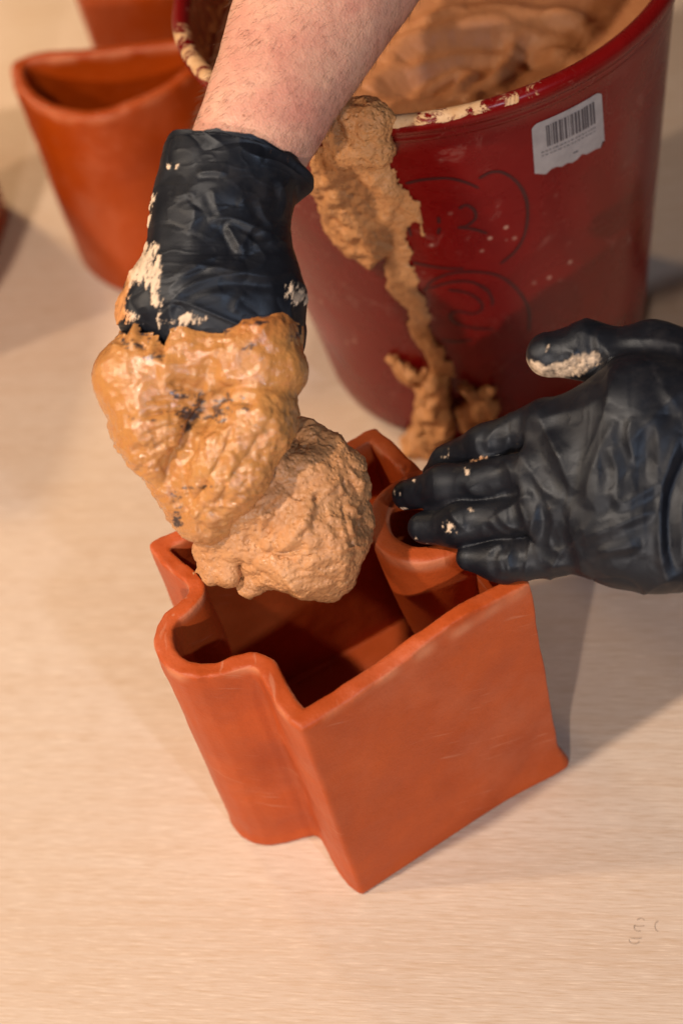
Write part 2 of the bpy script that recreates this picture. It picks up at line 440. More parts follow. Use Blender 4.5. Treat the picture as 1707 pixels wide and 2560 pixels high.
v_, q_, a_ = sub(V, Q, is_t, {'edge': wear}); mesh_obj('inner_tube', v_, q_, M['terra'], pl, attrs=a_)

# the other pots of the set, further back
def simple_pot(poly, H, label, seed):
    V, Q, N = planter_body(chaikin(np.array(poly, float), 3), H, .0125, .0026, lambda a, b: .001*noise(np.stack([a, b, a*0], -1), .05, seed), seed=seed)
    c = np.array(poly).mean(0)
    t = thing('planter', label, 'planter', (c[0], c[1], 0), 'terracotta planters')
    zf = V[:, 2][Q].max(1)
    rim = zf > H-.008
    for nm, mk in (('wall', ~rim), ('rim', rim)):
        v_, q_, a_ = sub(V, Q, mk, {'edge': edge_wear(V, N, H)}); mesh_obj(nm, v_, q_, M['terra2'], t, attrs=a_)
    return t
pl['group'] = 'terracotta planters'
simple_pot([(-.188, .634), (-.199, .600), (-.186, .552), (-.153, .510), (-.117, .496), (-.066, .510), (-.042, .527), (.0, .552), (.022, .566), (.012, .575), (-.05, .587), (-.12, .611)], .200,
           'half-round orange terracotta planter standing left of the red bucket', 21)
simple_pot([(-.137, .80), (-.125, .775), (-.06, .755), (.02, .75), (.05, .80), (.02, .87), (-.08, .89), (-.13, .85)], .235,
           'orange terracotta planter cut by the top edge, behind the half-round one', 22)
simple_pot([(-.256, .69), (-.268, .725), (-.34, .75), (-.42, .70), (-.44, .60), (-.40, .50), (-.345, .46), (-.31, .53), (-.275, .63)], .205,
           'dark orange terracotta planter whose corner peeks in at the left edge', 23)

# ------------------------------------------------------------------ bucket
BX, BY, R1, R2, HB = .137, .339, .1745, .132, .350
bk = thing('bucket', 'big glossy dark red plastic bucket with clay running down its side', 'bucket', (BX, BY, 0))
prof = [(0, .004), (.06, .004), (R2-.004, .002), (R2, .006)]
for k in np.linspace(.03, .94, 26): prof.append((R2+(R1-R2)*k, HB*k))
ro = R2+(R1-R2)*.955
prof += [(ro, .330), (ro+.0035, .3315), (ro+.0040, .3345), (ro+.0046, .338), (ro+.0072, .340), (ro+.0088, .344), (ro+.0088, .348), (ro+.0070, .3515), (ro+.0035, .3525), (ro, .3515), (ro-.003, .349), (ro-.0042, .345)]
for k in np.linspace(.93, .05, 22): prof.append((R2+(R1-R2)*k-.0042, HB*k))
prof += [(R2-.012, .010), (0, .009)]
prof = np.array(prof); ns = 256
th = np.linspace(0, 2*math.pi, ns, endpoint=False)
V = np.array([(BX+r*math.cos(a), BY+r*math.sin(a), z) for r, z in prof for a in th])
Q = np.array([(j*ns+i, j*ns+(i+1) % ns, (j+1)*ns+(i+1) % ns, (j+1)*ns+i) for j in range(len(prof)-1) for i in range(ns)])
jj = np.repeat(np.arange(len(prof)), ns)
rim0 = 30+4
ang = np.tile(th, len(prof))
inside = (jj >= rim0+8).astype(float)
topb = ((jj >= rim0+2) & (jj < rim0+8)).astype(float)
front = np.exp(-((np.mod(ang-math.radians(255)+math.pi, 2*math.pi)-math.pi)/.72)**2)
left = np.exp(-((np.mod(ang-math.radians(190)+math.pi, 2*math.pi)-math.pi)/.65)**2)
back = np.exp(-((np.mod(ang-math.radians(45)+math.pi, 2*math.pi)-math.pi)/.7)**2)
dust = .02+.50*inside+topb*np.clip(.60*front+.50*left+.45*back, 0, .62)
mesh_obj('shell', V, Q, M['bucket'], bk, attrs={'dust': dust})
def brad(z): return R2+(R1-R2)*z/HB
def on_bucket(px, py):
    """where the line of sight through a picture point meets the bucket wall: (arc length, height)"""
    v = np.array([(px-853.5)/FPX, (py-1280)/FPX, 1.]) @ RC
    ds = np.linspace(.9, 1.6, 1400); P = CP+ds[:, None]*v
    g = np.hypot(P[:, 0]-BX, P[:, 1]-BY)-brad(P[:, 2])
    k = np.argmax(g < 0) if (g < 0).any() else int(np.argmin(g))
    p = P[k]; return np.array([math.atan2(p[1]-BY, p[0]-BX), p[2]])
RM = .158
def wrap(S, off):
    """(angle, height, offset) -> world on the bucket wall"""
    r = brad(S[:, 1])+off; return np.c_[BX+r*np.cos(S[:, 0]), BY+r*np.sin(S[:, 0]), S[:, 1]]
z4 = lambda p: (700+.4464*p[0], 150+.4464*p[1])
z7 = lambda p: (850+.5466*p[0], .5466*p[1])
def surf_poly(pts, z=z4):
    q = np.array([on_bucket(*z(p)) for p in pts]); q[:, 0] = np.mod(q[:, 0], 2*math.pi); return q

# clay that ran over the rim and down the wall
drips = [([(210, 560), (180, 760), (250, 900), (300, 1060), (420, 1120), (590, 1130), (700, 900), (790, 900), (800, 820), (680, 690), (610, 420), (420, 430)], .0016, .004),
         ([(330, 400), (230, 500), (185, 600), (180, 740), (260, 860), (290, 1000), (350, 1030), (380, 1085), (520, 1135), (590, 1100), (660, 830), (690, 720), (640, 600), (600, 440), (500, 400)], .010, .016),
         ([(540, 440), (600, 430), (640, 600), (690, 700), (765, 780), (800, 900), (832, 1005), (800, 1000), (770, 880), (690, 830), (690, 900), (725, 1100), (800, 1290), (830, 1440), (870, 1540), (945, 1660), (972, 1760), (860, 1800), (800, 1640), (740, 1520), (705, 1380), (640, 1350), (600, 1260), (600, 1140), (570, 900)], .0036, .009),
         ([(600, 1640), (650, 1640), (760, 1720), (850, 1740), (900, 1850), (800, 1850), (740, 1800), (650, 1740)], .014, .012),
         ([(800, 1740), (960, 1740), (965, 1850), (975, 2000), (960, 2110), (930, 2230), (780, 2210), (670, 2080), (760, 2030), (750, 1940), (790, 1850)], .024, .018),
         ([(975, 1930), (1060, 1870), (1000, 1790), (1010, 1770), (1120, 1850), (1195, 1800), (1225, 1960), (1130, 2040), (1060, 2070), (990, 2010)], .014, .013)]
polys = []
for pts_, tk, wd in drips:
    q = surf_poly(pts_); q[:, 0] *= RM; polys.append((chaikin(q, 2), tk, wd))
allp = np.vstack([p for p, _, _ in polys])
hs = .0011
su = np.arange(allp[:, 0].min()-.004, allp[:, 0].max()+.004, hs); sv = np.arange(allp[:, 1].min()-.004, allp[:, 1].max()+.004, hs)
U, W_ = np.meshgrid(su, sv, indexing='ij')
P3 = np.stack([U, W_, U*0+.3], -1)
T = np.full(U.shape, -1.)
jx, jy = .0035*fbm(P3, .014, 4, 31, .6), .0035*fbm(P3, .014, 4, 35, .6)
for p, tk, wd in polys:
    d = -poly_sd(U+jx, W_+jy, p)
    e = np.clip(d/wd, 0, 1)
    t_ = np.where(d > 0, tk*(.30+.70*np.sqrt(1-(1-e)**2))*(.85+.35*fbm(P3, .018, 3, 40))+np.minimum(tk, .006)*(.30*fbm(P3, .0075, 3, 44, .65))*np.clip(e*3, 0, 1), d)
    T = np.maximum(T, t_)
T = np.where(T > 0, np.maximum(T, .0006), T)
ok = T > -hs*.7
nu, nv = U.shape
idx = np.arange(nu*nv).reshape(nu, nv)
Qd = np.stack([idx[:-1, :-1], idx[1:, :-1], idx[1:, 1:], idx[:-1, 1:]], -1).reshape(-1, 4)
Qd = Qd[ok.ravel()[Qd].all(1)]
Vd = wrap(np.c_[U.ravel()/RM, W_.ravel()], np.maximum(T.ravel(), -.001))
v_, q_, _ = sub(Vd, Qd, np.ones(len(Qd), bool), {})
v_ = relax(v_, q_, 1, .35)
mesh_obj('clay_drip', v_, q_, M['drip'], bk)
# the lump sitting on the rim above the drip
ra = surf_poly([(400, 460), (480, 460), (560, 455)])
cl = wrap(np.array([[ra[1, 0], .349]]), np.array([.004]))[0]
lo, hi = cl-.055, cl+.055; h = .0013; X, Y, Z = grid(lo, hi, h); P = (X, Y, Z)
tang = np.array([-math.sin(ra[1, 0]), math.cos(ra[1, 0]), 0]); rad = np.array([math.cos(ra[1, 0]), math.sin(ra[1, 0]), 0]); up = np.array([0, 0, 1.])
d = rc(P, (cl-tang*.009+up*.001).astype(np.float32), (cl+tang*.008+up*.003).astype(np.float32), .0155, .0150)
d = smin(d, rc(P, (cl-tang*.005-up*.012+rad*.005).astype(np.float32), (cl-tang*.012-up*.018+rad*.004).astype(np.float32), .014, .011), .006)
d = smin(d, rc(P, (cl+tang*.005-up*.010+rad*.004).astype(np.float32), (cl+tang*.012-up*.016+rad*.004).astype(np.float32), .013, .010), .006)
V, Q = surface_nets(d.astype(np.float32), lo, h); N = normals(V, Q)
V = V+N*(.0022*fbm(V, .016, 4, 50)+.0012*ridged(V, .006, 2, 52))[:, None]
mesh_obj('clay_clot', V, Q, M['drip'], bk)

# marker writing and the barcode sticker
def ribbon(pts, width, off, mat, name, parent, z=z4, n=None, jit=.0):
    q = surf_poly(pts, z); q = spline(q, n or max(12, 6*len(pts))) if len(q) > 2 else np.array([q[0]+(q[1]-q[0])*t for t in np.linspace(0, 1, 8)])
    s = np.c_[q[:, 0]*RM, q[:, 1]]; tn = np.gradient(s, axis=0); tn /= np.linalg.norm(tn, axis=1, keepdims=True)+1e-9
    nn = np.c_[-tn[:, 1], tn[:, 0]]; wv = width*(1+.25*noise(np.c_[s, s[:, 0]*0], .01, 5))[:, None]*.5
    wv[0] *= .5; wv[-1] *= .4
    A, B = s+nn*wv, s-nn*wv
    V = np.vstack([wrap(np.c_[A[:, 0]/RM, A[:, 1]], np.full(len(A), off)), wrap(np.c_[B[:, 0]/RM, B[:, 1]], np.full(len(B), off))])
    k = len(A); Q = np.array([(i, i+1, k+i+1, k+i) for i in range(k-1)])
    return V, Q
strokes = [[(700, 690), (800, 668), (930, 660), (1030, 680), (1110, 715)], [(1110, 662), (1180, 625), (1250, 630), (1330, 690), (1380, 800), (1372, 950), (1320, 1060), (1230, 1140)],
           [(740, 1130), (850, 1155), (940, 1164), (1030, 1165)], [(722, 830), (714, 900), (732, 985)], [(700, 905), (745, 900)], [(885, 875), (890, 915)], [(892, 935), (884, 972)],
           [(1000, 830), (1040, 810), (1085, 838), (1092, 885), (1045, 925), (1000, 935), (1080, 945), (1160, 970)],
           [(808, 1292), (850, 1235), (960, 1192), (1100, 1185), (1230, 1210), (1330, 1290), (1390, 1400), (1392, 1520)], [(900, 1565), (980, 1575), (1080, 1560)],
           [(830, 1278), (950, 1242), (1060, 1240), (1150, 1280), (1185, 1335), (1186, 1372)],
           [(940, 1285), (1040, 1300), (1110, 1340), (1130, 1388), (1080, 1418), (990, 1405), (952, 1430), (980, 1470), (1080, 1498), (1192, 1505)]]
Vs, Qs, o_ = [], [], 0
for st in strokes:
    v, q = ribbon(st, .0024, .0004, None, None, None); Vs.append(v); Qs.append(q+o_); o_ += len(v)
mesh_obj('marker_writing', np.vstack(Vs), np.vstack(Qs), M['marker'], bk)
def bilin(c, u, v): return (1-u)*(1-v)*c[0]+u*(1-v)*c[1]+u*v*c[2]+(1-u)*v*c[3]
lc = surf_poly([(872, 572), (1190, 412), (1205, 660), (888, 808)], z7)
def patch(u0, u1, v0, v1, off, k=12, ragged=0.):
    V = []; 
    for i in range(k+1):
        for j in range(k+1):
            u, v = u0+(u1-u0)*i/k, v0+(v1-v0)*j/k
            if ragged and j == k: v -= ragged*(.5+.5*math.sin(i*2.3)+.4*math.sin(i*5.1))
            if ragged and (i in (0, k)) and (j in (0, k)): u += (.03 if i == 0 else -.03); v += (.03 if j == 0 else -.03)
            V.append(bilin(lc, u, v))
    return wrap(np.array(V), np.full(len(V), off)), np.array([(i*(k+1)+j, (i+1)*(k+1)+j, (i+1)*(k+1)+j+1, i*(k+1)+j+1) for i in range(k) for j in range(k)])
V, Q = patch(0, 1, 0, 1, .0005, 14, .05)
lab = mesh_obj('label', V, Q, M['paper'], bk)
Vs, Qs, o_ = [], [], 0
random.seed(3)
u = .18
def addp(*a):
    global o_
    v, q = patch(*a, .0008, 2); Vs.append(v); Qs.append(q+o_); o_ += len(v)
while u < .86:
    wd = random.choice([.009, .014, .022, .03]); addp(u, u+wd, .10+.01*random.random(), .50); u += wd+random.choice([.010, .016, .022])
for row, hh in ((.56, .018), (.63, .014)):
    u = .10
    while u < .86:
        wd = random.uniform(.015, .05); addp(u, u+wd, row, row+hh); u += wd+random.uniform(.010, .03)
for u0 in (.26, .40, .52, .66):
    for (a, b, c, d_) in ((0, .07, .76, .785), (.055, .07, .76, .90), (0, .07, .875, .90), (0, .07, .82, .84)): 
        if random.random() < .22: addp(u0+a, u0+b, c, d_)
pr = mesh_obj('barcode_print', np.vstack(Vs), np.vstack(Qs), M['ink'], lab)

# the stirred clay in the bucket
nr, na = 150, 300
rr = np.linspace(0, brad(.295)-.0030, nr); aa = np.linspace(0, 2*math.pi, na, endpoint=False)
RR, AA = np.meshgrid(rr, aa, indexing='ij'); PXc, PYc = BX+RR*np.cos(AA), BY+RR*np.sin(AA)
arcs = [([(350, 40), (600, 12), (900, 28), (1150, 80)], .007, .006), ([(190, 215), (330, 115), (500, 68), (700, 66), (900, 96), (1100, 150)], .010, .006), ([(210, 280), (300, 225), (420, 180), (560, 152), (740, 150)], .008, .005),
        ([(300, 300), (420, 240), (520, 212), (575, 250), (540, 340), (520, 420)], .009, .005), ([(800, 90), (760, 180), (725, 290), (690, 390)], .012, .006), ([(860, 120), (1000, 190), (1080, 260)], .006, .006), ([(640, 300), (620, 380), (560, 440)], .006, .005),
        ([(760, 130), (900, 165), (1010, 230)], .005, .004), ([(120, 330), (200, 250), (280, 190)], .007, .006), ([(260, 75), (420, 30), (560, 0)], .006, .005), ([(950, 20), (1080, 60), (1200, 130)], .006, .006)]
arcs = [(np.array([on_plane(*z7(p), .295)[:2] for p in pts_]), a_, w_) for pts_, a_, w_ in arcs]
hol = [(on_plane(*z7(p), .28)[:2], sx, sy, dp) for p, sx, sy, dp in [((410, 340), .036, .024, .024), ((830, 250), .026, .024, .016), ((640, 210), .03, .012, .006)]]
def swirl(x, y):
    P3 = np.stack([x, y, x*0], -1)
    xx, yy = x+.003*noise(P3, .04, 61), y+.003*noise(P3, .04, 62)
    hgt = .005*fbm(P3, .08, 2, 63)+.0004*fbm(P3, .010, 3, 66)
    for p, a_, w_ in arcs:
        D, S, T_ = line_sd(xx, yy, spline(p, 24)); tp = np.clip(np.minimum(T_, 1-T_)*5, 0, 1)**.6
        hgt += a_*tp*(np.exp(-(D/(1.5*w_))**2)-.30*np.exp(-(D/(4*w_))**2))
    for c, sx, sy, dp in hol: hgt -= dp*np.exp(-((xx-c[0])/sx)**2-((yy-c[1])/sy)**2)
    rho = np.hypot(x-BX, y-BY)
    hgt += .0022*np.sin(rho/.0032+1.5*noise(P3, .09, 70))*sstep(.05, .09, rho)*sstep(.0, .5, (y-BY)/.16)
    return hgt+.020*sstep(.12, .165, rho)*(.6+.6*noise(P3, .06, 69))
Zc = .288+swirl(PXc, PYc)
V = np.c_[PXc.ravel(), PYc.ravel(), Zc.ravel()]
Q = np.array([(j*na+i, (j+1)*na+i, (j+1)*na+(i+1) % na, j*na+(i+1) % na) for j in range(nr-1) for i in range(na)])
wc = mesh_obj('clay_batch', V, Q, M['batch']); tag(wc, 'soft stirred orange-brown clay with swirl marks filling the red bucket', 'clay')

# ------------------------------------------------------------------ the person: two gloved hands, one bare forearm
person = thing('person', 'person wearing black gloves, one fist caked in wet clay, other hand on the planter', 'person', (-.03, .12, .38))

GAIN = .62
def fold(V, N, folds, face=True):
    """press creases into a glove: each is (picture polyline, height mm, width px, second-lobe)"""
    px, py = pix(V); facing = np.clip(-N[:, 2]*1.6, 0, 1)
    disp = np.zeros(len(V))
    for pts_, amp, wd, lobe in folds:
        p = np.array(pts_, float); lo = p.min(0)-4*wd; hi = p.max(0)+4*wd
        k = np.where((px > lo[0]) & (px < hi[0]) & (py > lo[1]) & (py < hi[1]))[0]
        if not len(k): continue
        D, S, T_ = line_sd(px[k], py[k], spline(p, 4*len(p)) if len(p) > 2 else p)
        tap = np.clip(np.minimum(T_, 1-T_)*5, 0, 1)**.7
        sd = D*S
        Ds = np.sqrt(D*D+(.22*wd)**2)-.22*wd
        ws = np.where(sd > 0, 1.0, 2.3)*wd
        disp[k] += GAIN*amp*.001*tap*(np.exp(-Ds/ws)-.6*lobe*np.exp(-((sd-2.2*wd)/(1.3*wd))**2))
    return V+N*(disp*(facing if face else 1))[:, None]
def random_folds(n_, box, ang, spread, length, amp, wd, seed):
    r = random.Random(seed); out = []
    for _ in range(n_):
        x, y = r.uniform(box[0], box[2]), r.uniform(box[1], box[3]); a = math.radians(ang+r.gauss(0, spread)); L = length*r.uniform(.5, 1.4)
        b = r.uniform(-.18, .18)*L
        out.append(([(x-L/2*math.cos(a), y-L/2*math.sin(a)), (x-b*math.sin(a), y+b*math.cos(a)), (x+L/2*math.cos(a), y+L/2*math.sin(a))], amp*r.uniform(.4, 1.2), wd*r.uniform(.6, 1.4), r.uniform(.3, .9)))
    return out

# bare forearm: one tapering tube
def tube(rings, nseg, ncirc, cap=False):
    """rings: (px, py, distance, half width px, flatness, lean) -> lofted skin in camera axes"""
    R_ = spline(np.array(rings, float), nseg)
    C_ = np.array([cs(a, b, c) for a, b, c in R_[:, :3]], float)
    T_ = np.gradient(C_, axis=0); T_ /= np.linalg.norm(T_, axis=1, keepdims=True)
    V = []
    for i in range(nseg):
        t = T_[i]; s = np.cross(t, (0, 0, -1.)); s /= np.linalg.norm(s); f = np.cross(s, t)
        if f[2] > 0: f = -f
        r = R_[i, 3]*R_[i, 2]/FPX
        for k in range(ncirc):
            a = 2*math.pi*k/ncirc
            V.append(C_[i]+s*r*math.cos(a)+f*r*R_[i, 4]*math.sin(a)+t*R_[i, 5]*.001*math.sin(a))
    Q = np.array([(j*ncirc+i, j*ncirc+(i+1) % ncirc, (j+1)*ncirc+(i+1) % ncirc, (j+1)*ncirc+i) for j in range(nseg-1) for i in range(ncirc)])
    return np.array(V), Q
V, Q = tube([(1330, -1050, 1.22, 285, .9, 0), (1130, -680, 1.14, 285, .88, 0), (960, -330, 1.07, 262, .85, 0), (880, -170, 1.05, 236, .84, 0), (800, 0, 1.03, 204, .82, 0), (728, 150, 1.015, 180, .80, 0), (665, 280, 1.0, 160, .78, 0), (618, 385, .993, 146, .76, 0), (588, 490, .99, 140, .74, 0), (570, 600, .987, 142, .7, 0)], 190, 160)
N = normals(V, Q)
if (N[:, 2]*(V[:, 2]-V[:, 2].mean())).sum() < 0: Q = Q[:, ::-1]; N = -N
V = V+N*(.0010*fbm(V, .04, 2, 70)+.00018*noise(V, .005, 72))[:, None]
armV, armN = V, N
forearm = mesh_obj('forearm', to_world(V), Q, M['skin'], person)
# fine hairs on the forearm
r = random.Random(5); px, py = pix(armV); vis = np.where((py > -60) & (py < 380) & (armN[:, 2] < .25))[0]
Vh, Qh = [], []
T3 = (cs(620, 385, .993)-cs(800, 0, 1.03)).astype(float); T3 /= np.linalg.norm(T3)
for _ in range(1100):
    i = vis[r.randrange(len(vis))]; nrm = armN[i]; L = r.uniform(.004, .009)
    d0 = nrm*.45+T3*.8+np.array([-.25+r.gauss(0, .22), r.gauss(0, .22), r.gauss(0, .22)]); d0 /= np.linalg.norm(d0)
    p0 = armV[i]; s = np.cross(d0, nrm); s = s/(np.linalg.norm(s)+1e-9)*.000062; u_ = np.cross(d0, s)/1.0
    u_ = u_/(np.linalg.norm(u_)+1e-9)*.000062
    for k, (f_, wq) in enumerate(((0, 1), (.55, .8), (1, .15))):
        c_ = p0+d0*L*f_+(T3*.12-nrm*.10)*L*f_*f_
        b_ = len(Vh); Vh += [c_+s*wq, c_-s*.5*wq+u_*wq, c_-s*.5*wq-u_*wq]
        if k: Qh += [(b_-3+a, b_-3+(a+1) % 3, b_+(a+1) % 3, b_+a) for a in range(3)]
hr = mesh_obj('arm_hair', to_world(np.array(Vh)), np.array(Qh), M['hair'], forearm); hr['kind'] = 'stuff'

# glove of the clay-covered hand: loose tube with an open, flaring cuff
V, Q = tube([(590, 398, .9935, 174, .80, -6), (586, 418, .993, 177, .80, -6), (575, 455, .991, 177, .79, -5), (560, 523, .988, 174, .77, -5), (548, 604, .985, 180, .74, -2), (543, 680, .983, 208, .66, 0), (537, 760, .980, 229, .60, 0), (526, 830, .981, 238, .52, 0), (514, 890, .984, 205, .42, 0), (505, 920, .986, 120, .3, 0)], 330, 420)
N = normals(V, Q)
cen = np.repeat(V.reshape(330, 420, 3).mean(1), 420, axis=0)
if ((V-cen)*N).sum() < 0: Q = Q[:, ::-1]; N = -N
ring = np.repeat(np.arange(330), 420)/329.; px, py = pix(V)
flap = np.exp(-((px-768)/30)**2)*np.exp(-((ring-.12)/.055)**2)
V[:, 0] += .0085*flap; V[:, 2] -= .004*flap
edge = sstep(.06, 0, ring)
V = V+N*(.0003*sstep(.008, .003, ring))[:, None]
V = V+N*((.0016*fbm(V, .03, 2, 80)*edge)+.0014*fbm(V, .030, 2, 81)+sstep(.02, .10, ring)*(.0013*crumple(np.c_[.55*V[:, 0]+.25*V[:, 1], 1.1*V[:, 1]-.45*V[:, 0], V[:, 2]*.8], .030, 84, 4)-.0006*crumple(V*np.array([.7, 1.2, 1]), .024, 87, 7)+.00022*crumple(V*np.array([.7, 1.2, 1]), .010, 88, 5)))[:, None]
V[:, 1] += .0018*edge*fbm(np.c_[px*.0003, px*0, px*0], .02, 3, 86)
z1 = lambda l: [(200+.4464*a, 300+.4464*b) for a, b in l]
folds = [(z1([(650, 300), (740, 290), (830, 300)]), 1.2, 6, .8), (z1([(520, 440), (600, 415), (650, 425)]), .9, 6, .7), (z1([(720, 570), (800, 550), (870, 560), (960, 600), (1080, 640)]), 1.7, 8, .9),
         (z1([(820, 580), (850, 640), (880, 700), (890, 750)]), 2.0, 8, .9), (z1([(890, 740), (940, 640), (1010, 560)]), 1.4, 8, .8), (z1([(740, 380), (760, 470), (790, 540)]), 1.0, 8, .6),
         (z1([(470, 1050), (600, 940), (740, 885), (900, 865), (1050, 880), (1180, 850)]), 2.1, 10, .9), (z1([(480, 960), (620, 850), (760, 830), (900, 790)]), 1.3, 9, .7),
         (z1([(870, 780), (960, 710), (1080, 680), (1180, 700)]), 1.5, 9, .8), (z1([(1000, 440), (1030, 540), (1090, 600)]), 1.2, 8, .7), (z1([(1110, 330), (1150, 440), (1120, 560)]), 1.3, 9, .8),
         (z1([(600, 640), (640, 560), (640, 480)]), 1.0, 9, .6), (z1([(560, 900), (700, 790), (830, 760)]), 1.1, 8, .7), (z1([(880, 480), (960, 420), (1090, 400)]), 1.1, 8, .7),
         (z1([(450, 1120), (520, 1040), (640, 990), (800, 960)]), 1.0, 10, .5), (z1([(920, 960), (880, 1020), (860, 1080)]), 1.0, 9, .7)]
GAIN = .85
V = fold(V, N, folds)
px, py = pix(V); P3 = np.c_[px, py, px*0]*.001
nz = fbm(np.c_[P3[:, 0]*2.4+P3[:, 1]*.7, P3[:, 1]*.8, P3[:, 2]], .026, 5, 90, .75)
bx_ = lambda x, y, a, b: np.exp(-(((px-x)/a)**2+((py-y)/b)**2))
sm = 1.15*bx_(352, 655, 34, 52)+.85*bx_(390, 690, 16, 70)+.6*bx_(396, 760, 10, 60)+.9*bx_(300, 720, 22, 50)+.7*bx_(742, 725, 30, 28)+.5*bx_(425, 415, 30, 12)+.9*bx_(478, 800, 50, 18)+.9*bx_(750, 742, 30, 18)+.6*bx_(318, 795, 40, 18)
lx = 414-(py-394)*.302; sm += .75*np.exp(-((px-lx)/10)**2)*sstep(430, 560, py)
smear = sstep(.44, .66, sm*.9+.46*nz*np.clip(sm*3, .1, 1))
smear = smear*np.clip(.86+.30*nz, .5, 1)
tone = np.clip(sstep(345, 315, px+12*nz)*sstep(560, 620, py), 0, 1)
V = V+N*(.0005*smear*(.6+.6*nz))[:, None]
gl = mesh_obj('glove', to_world(V), Q, M['glove'], person, attrs={'smear': smear, 'tone': tone})
md = gl.modifiers.new('thickness', 'SOLIDIFY'); md.thickness = .0004; md.offset = -1

# wet clay caked over the fist
def px2m(p, d): return p*d/FPX
lo = cs(205, 640, .99)-np.array([.004, 0, .075], np.float32); hi = cs(800, 1400, .99)+np.array([0, .006, .055], np.float32)
h = .00115; X, Y, Z = grid(lo, hi, h); P = (X, Y, Z)
def K(ax, ay, ad, bx__, by__, bd, ra_, rb_, fl=1.): return rc(P, cs(ax, ay, ad), cs(bx__, by__, bd), px2m(ra_, ad), px2m(rb_, bd), fl)
d = K(535, 790, .982, 520, 860, .979, 222, 224, .58)
d = smin(d, K(362, 955, .974, 405, 1060, .972, 126, 116, .85), .018)
d = smin(d, K(405, 1060, .972, 505, 1270, .984, 116, 84, .9), .010)
d = smin(d, K(640, 880, .968, 668, 925, .966, 112, 98, .9), .014)
fing = K(632, 1062, .958, 575, 1170, .962, 104, 96, .9)
fing = smin(fing, K(575, 1170, .962, 522, 1290, .980, 96, 70, .9), .010)
fing = smin(fing, K(668, 1010, .964, 690, 1040, .972, 74, 60, .9), .008)
d = smin(d, fing, .0035)
V, Q = surface_nets(d.astype(np.float32), lo, h); N = normals(V, Q)
z2 = lambda l: [(200+.5102*a, 900+.5102*b) for a, b in l]
fist = [(z1([(480, 1468), (590, 1490), (700, 1540)]), -3.6, 9, 0), (z1([(740, 1540), (880, 1560), (1000, 1600)]), -3.2, 10, 0),
        (z2([(625, 150), (606, 240), (565, 315), (500, 430), (425, 540), (405, 640)]), -7.5, 10, 0), (z2([(590, 215), (460, 185), (310, 195)]), -2.6, 7, -.3), (z2([(585, 245), (430, 245), (270, 290)]), -3.0, 7, -.3), (z2([(570, 290), (430, 320), (290, 375)]), -2.8, 7, -.3), (z2([(540, 345), (430, 395), (330, 460)]), -2.6, 7, -.3), (z2([(490, 430), (420, 480), (370, 550)]), -2.2, 7, -.3),
        (z1([(440, 1440), (560, 1420), (700, 1450)]), 2.6, 16, 0),
        (z2([(300, 260), (400, 250), (520, 230)]), -1.6, 7, -.5), (z2([(520, 660), (600, 635), (640, 620)]), -2.0, 7, -.6), (z1([(760, 1440), (900, 1470), (1050, 1500)]), 2.4, 18, 0),
        (z2([(770, 250), (715, 400), (620, 570), (530, 730)]), -3.6, 10, -.3), (z2([(930, 290), (840, 440), (730, 600), (640, 760)]), -3.2, 10, -.3), (z2([(690, 190), (700, 260), (680, 330)]), -2., 7, -.4), (z2([(430, 620), (480, 700), (560, 760)]), -2.2, 9, -.5),
        (z2([(640, 560), (760, 560), (820, 620)]), -1.6, 10, -.5), (z1([(560, 1380), (760, 1290), (880, 1250)]), 1.6, 14, .3), (z1([(300, 1300), (420, 1360), (560, 1400)]), 1.2, 16, .3)]
fist += random_folds(10, (300, 1100, 480, 1280), 50, 20, 60, 1.0, 7, 11)+random_folds(26, (480, 1000, 720, 1330), 30, 60, 55, 1.3, 7, 12)+random_folds(18, (260, 800, 760, 930), 5, 30, 80, .9, 9, 13)
GAIN = 1.1
V = fold(V, N, fist)
N = normals(V, Q); px, py = pix(V)
low = sstep(950, 1100, py)
V = V+N*(.0013*fbm(V, .020, 2, 100)+(.00015+.0005*low)*ridged(V, .0080, 3, 103)+(.00030+.00040*low)*fbm(V, .0032, 2, 106)+.0004*crumple(V, .016, 107))[:, None]
px, py = pix(V)
# upper boundary of the clay on the back of the hand
bd = np.array(z1([(100, 1190), (190, 1165), (240, 1190), (290, 1090), (330, 1170), (400, 1190), (470, 1255), (485, 1160), (560, 1085), (640, 1120), (700, 1165), (780, 1180), (850, 1130), (900, 1085), (1000, 1025), (1080, 990), (1160, 1000), (1300, 1008)]))
P3 = np.c_[px, py, px*0]*.001
yb = np.interp(px, bd[:, 0], bd[:, 1])+14*fbm(P3, .03, 4, 110, .6)
keepv = py > yb-2
thin = sstep(60, 0, py-yb)
V = V-N*(.0042*thin*(N[:, 2] < .35))[:, None]
fz = fbm(P3*np.array([.8, 1.6, 1]), .016, 5, 112, .75)
bx_ = lambda x, y, a, b: np.exp(-(((px-x)/a)**2+((py-y)/b)**2))
bare_ = .8*bx_(500, 1000, 12, 26)+.8*bx_(470, 1060, 14, 26)+1.0*bx_(385, 890, 24, 10)+.55*bx_(330, 860, 40, 14)+.9*bx_(480, 1040, 40, 22)+.7*bx_(450, 985, 36, 12)+.65*bx_(560, 1020, 26, 36)+.55*bx_(612, 1015, 14, 30)+.6*bx_(640, 805, 40, 8)+.5*bx_(625, 870, 26, 14)+.55*bx_(440, 1240, 18, 30)+.6*bx_(735, 845, 22, 16)+.5*bx_(360, 1045, 40, 10)+.6*bx_(505, 1220, 40, 6)+.5*bx_(445, 1300, 14, 24)+.5*np.exp(-((py-yb-10)/10)**2)
bare_ = sstep(.44, .74, .95*bare_+.66*fz*np.clip(bare_*3, .30, 1))*.9
mk = keepv[Q].all(1) | (py[Q].mean(1) > 960)
dull = np.clip(sstep(1190, 1360, py+.45*(px-600)+60*fz)+.0*px, 0, 1)
